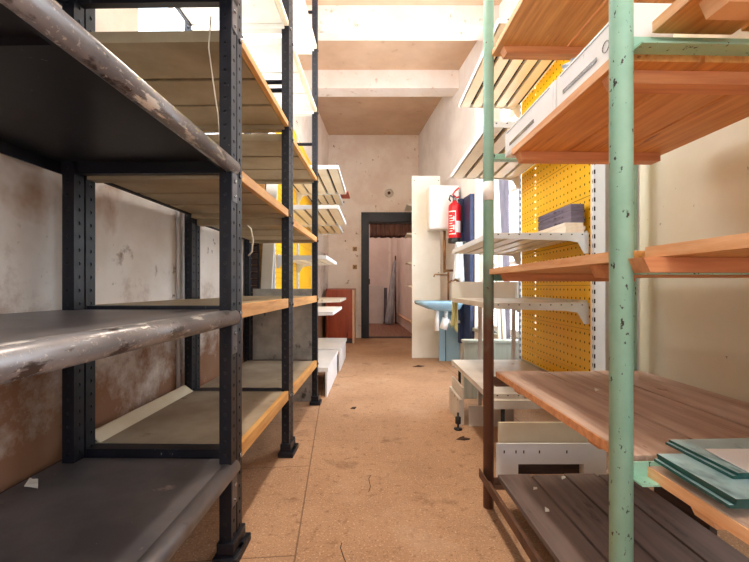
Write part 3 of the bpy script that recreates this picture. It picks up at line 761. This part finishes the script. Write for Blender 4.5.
# sink
t = thing('wash_basin', 'pale blue wash basin on the wall before the white board', 'sink', (.82, 5.12, .80))
def rrect(w, d, r, n=6):
    pts = []
    for cx, cy, a0 in ((w-r, d-r, 0), (-w+r, d-r, 90), (-w+r, -d+r, 180), (w-r, -d+r, 270)):
        for k in range(n+1):
            a = math.radians(a0+90*k/n); pts.append((cx+r*math.cos(a), cy+r*math.sin(a)))
    return pts
bm = B(); rings = []
for (w, d, r, z, xo) in ((.10,.09,.06,-.105,.10), (.20,.15,.09,-.08,.06), (.285,.20,.1,-.02,0), (.30,.21,.1,.0,0), (.30,.21,.1,.02,0), (.285,.195,.09,.024,0), (.25,.165,.08,.012,0), (.20,.13,.07,-.05,.02), (.06,.05,.03,-.07,.06)):
    rings.append([bm.verts.new((x+xo, y, z)) for x, y in rrect(w, d, min(r, w-.01, d-.01))])
for a, b in zip(rings[:-1], rings[1:]):
    n = len(a)
    for k in range(n): f = bm.faces.new((a[k], a[(k+1)%n], b[(k+1)%n], b[k])); f.smooth = True
bm.faces.new(rings[0][::-1]); bm.faces.new(rings[-1])
obj('basin', bm, 'sink', t)
bm = B(); tube(bm, [(.10,.02,-.10), (.10,.02,-.21)], .022, 10); tube(bm, [(.10,.02,-.20), (.06,.02,-.34)], .05, 12); tube(bm, [(.06,.02,-.25), (.2,.03,-.25), (.28,.05,-.25)], .018, 8); tube(bm, [(-.02,.02,-.08),(-.02,.02,-.36)], .03, 10)
obj('trap', bm, 'white_plastic', t, 'white plastic trap')
bm = B(); tube(bm, [(.17,.24,.02), (.17,.24,.40)], .014, 8); tube(bm, [(.17,.24,.36), (.05,.1,.36), (-.05,.0,.36), (-.06,0,.33)], .010, 8); tube(bm, [(.17,.24,.26),(.26,.2,.30),(.27,.12,.27)], .016, 8); tube(bm, [(.11,.24,.42),(.23,.24,.42)], .016, 8)
obj('tap', bm, 'brass', t)
bm = B(); tube(bm, [(.14,.30,-.80), (.14,.30,-.05)], .022, 8); tube(bm, [(.19,.30,-.80), (.19,.30,-.2)], .014, 8); obj('drain_pipe', bm, 'black', t)
bm = B(); tube(bm, [(.155,.45,.40), (.155,.45,1.0)], .018, 8); obj('supply_pipe', bm, 'brass', t)
# extinguisher
ex, ey, ez = 1.045, 5.22, 1.60
t = thing('fire_extinguisher', 'red fire extinguisher hanging on wall right of the white cabinet', 'extinguisher', (ex, ey, ez))
t.scale = (.87, .87, .87)
bm = B(); lathe(bm, [(.078,0), (.09,.012), (.092,.05), (.092,.50), (.085,.535), (.055,.565), (.034,.58), (.034,.60)], 24); obj('body', bm, 'red', t)
bm = B(); lathe(bm, [(.093,-.03), (.096,-.02), (.096,.035), (.093,.04)], 24); obj('base_ring', bm, 'black', t)
bm = B(); lathe(bm, [(.026,.60), (.03,.61), (.03,.64), (.018,.65), (.018,.67)], 12); tube(bm, [(0,0,.655), (-.06,-.03,.675)], .010, 8); obj('valve', bm, 'chrome', t)
bm = B(); tube(bm, [(.02,.0,.66), (-.03,-.02,.69), (.0,-.03,.74), (.06,-.03,.79)], .013, 8); tube(bm, [(-.01,0,.64), (.07,-.02,.66)], .012, 8); obj('handle', bm, 'red', t)
bm = B(); tube(bm, [(-.02,-.01,.645), (-.07,-.02,.68), (-.085,-.02,.62), (-.07,-.06,.585)], .011, 8); tube(bm, [(.05,.0,.62), (.10,-.02,.58), (.115,-.02,.4), (.112,-.02,.12)], .014, 8); obj('hose', bm, 'black', t)
def wrap(bm, a0, a1, z0, z1, r=.0935, n=10):
    for k in range(n):
        t0, t1 = a0+(a1-a0)*k/n, a0+(a1-a0)*(k+1)/n
        v = [bm.verts.new((r*math.cos(q), r*math.sin(q), z)) for q, z in ((t0,z0),(t1,z0),(t1,z1),(t0,z1))]
        bm.faces.new(v)
bm = B(); A = math.radians
wrap(bm, A(195), A(270), .425, .44); wrap(bm, A(195), A(270), .09, .105); wrap(bm, A(264), A(270), .105, .425)
for k in range(7): wrap(bm, A(206), A(236+6*(k % 3)), .135+.038*k, .148+.038*k)
wrap(bm, A(246), A(258), .16, .23); wrap(bm, A(246), A(258), .29, .36)
wrap(bm, A(272), A(325), .12, .29, .0938)
obj('label_print', bm, 'label_white', t, 'white printed label')
bm = B(); box(bm, -.02, .03, .085, .11, .2, .5); obj('wall_hook', bm, 'black', t)
# towels
def cloth(name, x0, x1, y, z0, z1, m, label, pinch=.5):
    bm = B(); cols = []
    for i in range(15):
        u = i/14; col = []
        for k in range(9):
            v = k/8; w = (1-pinch*(1-v)) ; x = (x0+x1)/2 + (u-.5)*(x1-x0)*w
            col.append(bm.verts.new((x, y + .018*math.sin(u*13+v*2), z1+(z0+.03*math.sin(u*6)-z1)*v)))
        cols.append(col)
    for a, b in zip(cols[:-1], cols[1:]):
        for k in range(8): f = bm.faces.new((a[k], b[k], b[k+1], a[k+1])); f.smooth = True
    o = obj(name, bm, m); origin(o, ((x0+x1)/2, y, z1)); mm = o.modifiers.new('Solidify', 'SOLIDIFY'); mm.thickness = .008
    return tag(o, label, 'cloth')
cloth('towel', .98, 1.13, 5.0, 1.08, 1.56, 'cloth_white', 'pale towel hanging below the red extinguisher')
cloth('rag', .635, .685, 3.285, .66, .905, 'cloth_yellow', 'pale yellow rag hanging from the dusty white shelf corner', .3)
bm = B(); tube(bm, [(1.055, 5.0, 1.562), (xr(5.0)-.03, 5.0, 1.562)], .008, 8); o = obj('towel_hook', bm, 'chrome'); origin(o, (xr(5)-.03,5,1.562)); tag(o, 'metal hook rail holding the pale towel', 'hook')

# low grey-green panel below the window, and timber leaning there
bm = B(); box(bm, .80, 1.385, 3.58, 3.64, 0, .50, .003); box(bm, .79, 1.385, 3.56, 3.66, .50, .525, .003)
o = obj('low_cupboard', bm, 'grey_green'); origin(o, (1.09, 3.61, 0)); tag(o, 'low grey-green panel standing below window beyond yellow shelving', 'panel')
def lean(name, x, y, w, d, h, rx, ry, m, label):
    bm = B(); box(bm, 0, w, 0, d, 0, h, .002); o = obj(name, bm, m); o.location = (x, y, 0); o.rotation_euler = (A(rx), A(ry), 0)
    return tag(o, label, 'timber')
lean('grey_timber', 1.19, 3.80, .105, .03, 2.25, 0, -.5, 'grey_plank', 'wide slate-grey timber leaning at the window, right of green post')
lean('cream_timber', 1.172, 3.72, .028, .03, 2.05, 0, -2.2, 'cream_slat', 'slim cream timber leaning at window, left one of two')
lean('cream_timber', 1.222, 3.72, .030, .03, 2.15, 0, -2.8, 'cream_slat', 'slim cream timber leaning at window, right one of two')
lean('white_timber', 1.03, 3.90, .11, .03, 2.3, 0, 0, 'white_board', 'white timber standing at the window behind the green post')
# clutter along the ledge above
# ------------------------------------------------------------------ small debris
def scrap(name, x, y, z, pts, m, label, cat, rz=0, th=.002, grp=None):
    bm = B(); prism(bm, pts, 'z', 0, th)
    for v in bm.verts: v.co.z += .012*random.random()*(1 if v.co.length > .01 else 0)
    o = obj(name, bm, m); o.location = (x, y, z); o.rotation_euler = (0,0,rz); return tag(o, label, cat, grp)
scrap('paper_scrap', -1.13, 1.29, .3565, [(0,0),(.06,-.018),(.045,.0),(.02,.03),(-.012,.035)], 'scrap', 'torn pale paper scrap on the lowest dark shelf', 'scrap')
scrap('paper_scrap', -.70, 1.86, .386, [(0,0),(.045,.004),(.05,.015),(.01,.02)], 'scrap', 'pale paper flake on the lower beige shelf', 'scrap')
scrap('dead_leaf', .535, 2.62, .0005, [(0,0),(.05,-.02),(.09,.0),(.06,.03),(.065,.05),(.03,.035)], 'dirt', 'dark dead leaf on the floor near the brown pipe post', 'leaf')
scrap('dead_leaf', -.20, 3.28, .0005, [(0,0),(.04,-.01),(.05,.02),(.015,.03)], 'dirt', 'dark crumb of debris on the aisle floor', 'debris')
scrap('dead_leaf', .47, 5.0, .0005, [(0,0),(.10,-.02),(.16,.02),(.08,.05)], 'dirt', 'dark dirt patch on the floor under the basin', 'debris')
for k, (x, y, zz) in enumerate(((.66,1.66,.157),(.82,1.75,.157),(.64,1.5,.157),(.80,1.45,.622))):
    scrap('plaster_chip', x, y, zz, [(0,0),(.014,-.004),(.018,.008),(.004,.012)], 'scrap', ['white plaster chip on the dark platform, near its front plank seam', 'white plaster chip on the dark platform, by the plinth plate', 'white plaster chip on the dark platform, nearest the rusty rail', 'white plaster chip on the dusty brown plank shelf'][k], 'chip')
bm = B(); tube(bm, [(-.128,1.56,.002), (-.13,1.53,.003), (-.112,1.47,.003), (-.10,1.44,.003), (-.098,1.40,.002)], .0016, 6)
o = obj('wire_scrap', bm, 'dirt'); origin(o, (-.12,1.5,0)); tag(o, 'short dark bent wire lying on the aisle floor', 'wire')
bm = B(); tube(bm, [(-.028,1.95,.002), (-.02,2.0,.003), (-.03,2.08,.003), (-.02,2.12,.002)], .0014, 6)
o = obj('wire_scrap', bm, 'dirt'); origin(o, (-.02,2.0,0)); tag(o, 'thin dark hair of wire farther along the aisle floor', 'wire')
# strap hanging from the top steel shelf and a cord loop
bm = B(); tube(bm, [(-.605,1.48,2.0), (-.61,1.47,1.88), (-.595,1.47,1.77), (-.57,1.46,1.62), (-.563,1.46,1.5)], .0026, 6)
o = obj('hanging_strap', bm, 'strap'); origin(o, (-.605,1.48,2.0)); tag(o, 'pale strap hanging down behind the nearest rack post', 'strap')
bm = B(); tube(bm, [(-.508,1.60,1.245),(-.495,1.60,1.235),(-.485,1.60,1.19),(-.49,1.6,1.14),(-.505,1.6,1.125)], .003, 6)
o = obj('cord_loop', bm, 'strap'); origin(o, (-.508,1.6,1.245)); tag(o, 'pale cord loop hanging on the nearest rack post', 'cord')

# ------------------------------------------------------------------ lights
def area(name, loc, rot, sx, sy, power, col):
    l = bpy.data.lights.new(name, 'AREA'); l.shape = 'RECTANGLE'; l.size = sx; l.size_y = sy; l.energy = power; l.color = col
    o = link(bpy.data.objects.new(name, l)); o.location = loc; o.rotation_euler = rot; return o
wrot = math.atan2(.125, 1.0)
def face_left(z): return (PI/2, 0, PI/2 + wrot)
area('daylight', (xr(3.67)+.6, 3.67, 2.1), (PI/2, 0, PI/2+wrot), 3.0, 3.2, 240, (.90,.95,1))
area('daylight', (xr(-.2)+.6, -.2, 2.3), (PI/2, 0, PI/2+wrot), 3.2, 2.8, 130, (.92,.96,1))
area('daylight', (.45, YF-.5, 2.1), (PI/2, 0, PI), 3.0, 2.8, 85, (1,.97,.93))  # warm fill sent through the added front window
area('daylight', (xl(2.6)-.55, 2.62, 2.85), (PI/2, 0, -PI/2), 1.7, 1.7, 230, (.95,.97,1))
def lamp(x, y, z, label, power):  # unseen tube lamps, added as warm fill
    t = thing('fill_lamp', label, 'lamp', (x, y, z))
    bm = B(); box(bm, -.06, .06, -.6, .6, 0, .06, .004); obj('housing', bm, 'white_metal', t)
    bm = B(); tube(bm, [(-.025,-.57,-.02), (-.025,.57,-.02)], .013, 8); obj('tube', bm, 'tube', t)
    bm = B(); tube(bm, [(.025,-.57,-.02), (.025,.57,-.02)], .013, 8); obj('tube', bm, 'tube', t)
    bm = B(); tube(bm, [(0,-.4,.06),(0,-.4,H-z)], .006, 6); obj('hanger', bm, 'chrome', t)
    bm = B(); tube(bm, [(0,.4,.06),(0,.4,H-z)], .006, 6); obj('hanger', bm, 'chrome', t)
    area('fill_lamp_light', (x, y, z-.05), (0,0,0), .12, 1.2, power, (1,.90,.78))
lamp(0, 2.3, 3.68, 'unseen twin tube lamp added as fill over the aisle', 45)
lamp(0, -.6, 3.68, 'unseen twin tube lamp added as fill behind the camera', 45)
l = bpy.data.lights.new('far_room_light', 'POINT'); l.energy = 34; l.shadow_soft_size = .2; l.color = (1,.93,.88)
o = link(bpy.data.objects.new('far_room_light', l)); o.location = (-.3, 9.3, 3.3)

w = bpy.data.worlds.new('World'); bpy.context.scene.world = w; w.use_nodes = True
w.node_tree.nodes['Background'].inputs[0].default_value = (.85,.92,1,1); w.node_tree.nodes['Background'].inputs[1].default_value = 4

# ------------------------------------------------------------------ camera
cam = bpy.data.cameras.new('Camera'); cam.sensor_width = 36; cam.lens = 400/749*36; cam.shift_y = 6/749; cam.clip_start = .02
co = link(bpy.data.objects.new('Camera', cam)); co.location = (0,0,1); co.rotation_euler = (PI/2,0,0)
S = bpy.context.scene; S.camera = co
S.view_settings.view_transform = 'Standard'; S.view_settings.look = 'None'; S.view_settings.exposure = 0; S.view_settings.gamma = 1; S.view_settings.use_curve_mapping = False
S.cycles.denoising_prefilter = 'ACCURATE'; S.cycles.max_bounces = 10; S.cycles.diffuse_bounces = 6; S.cycles.sample_clamp_indirect = 6
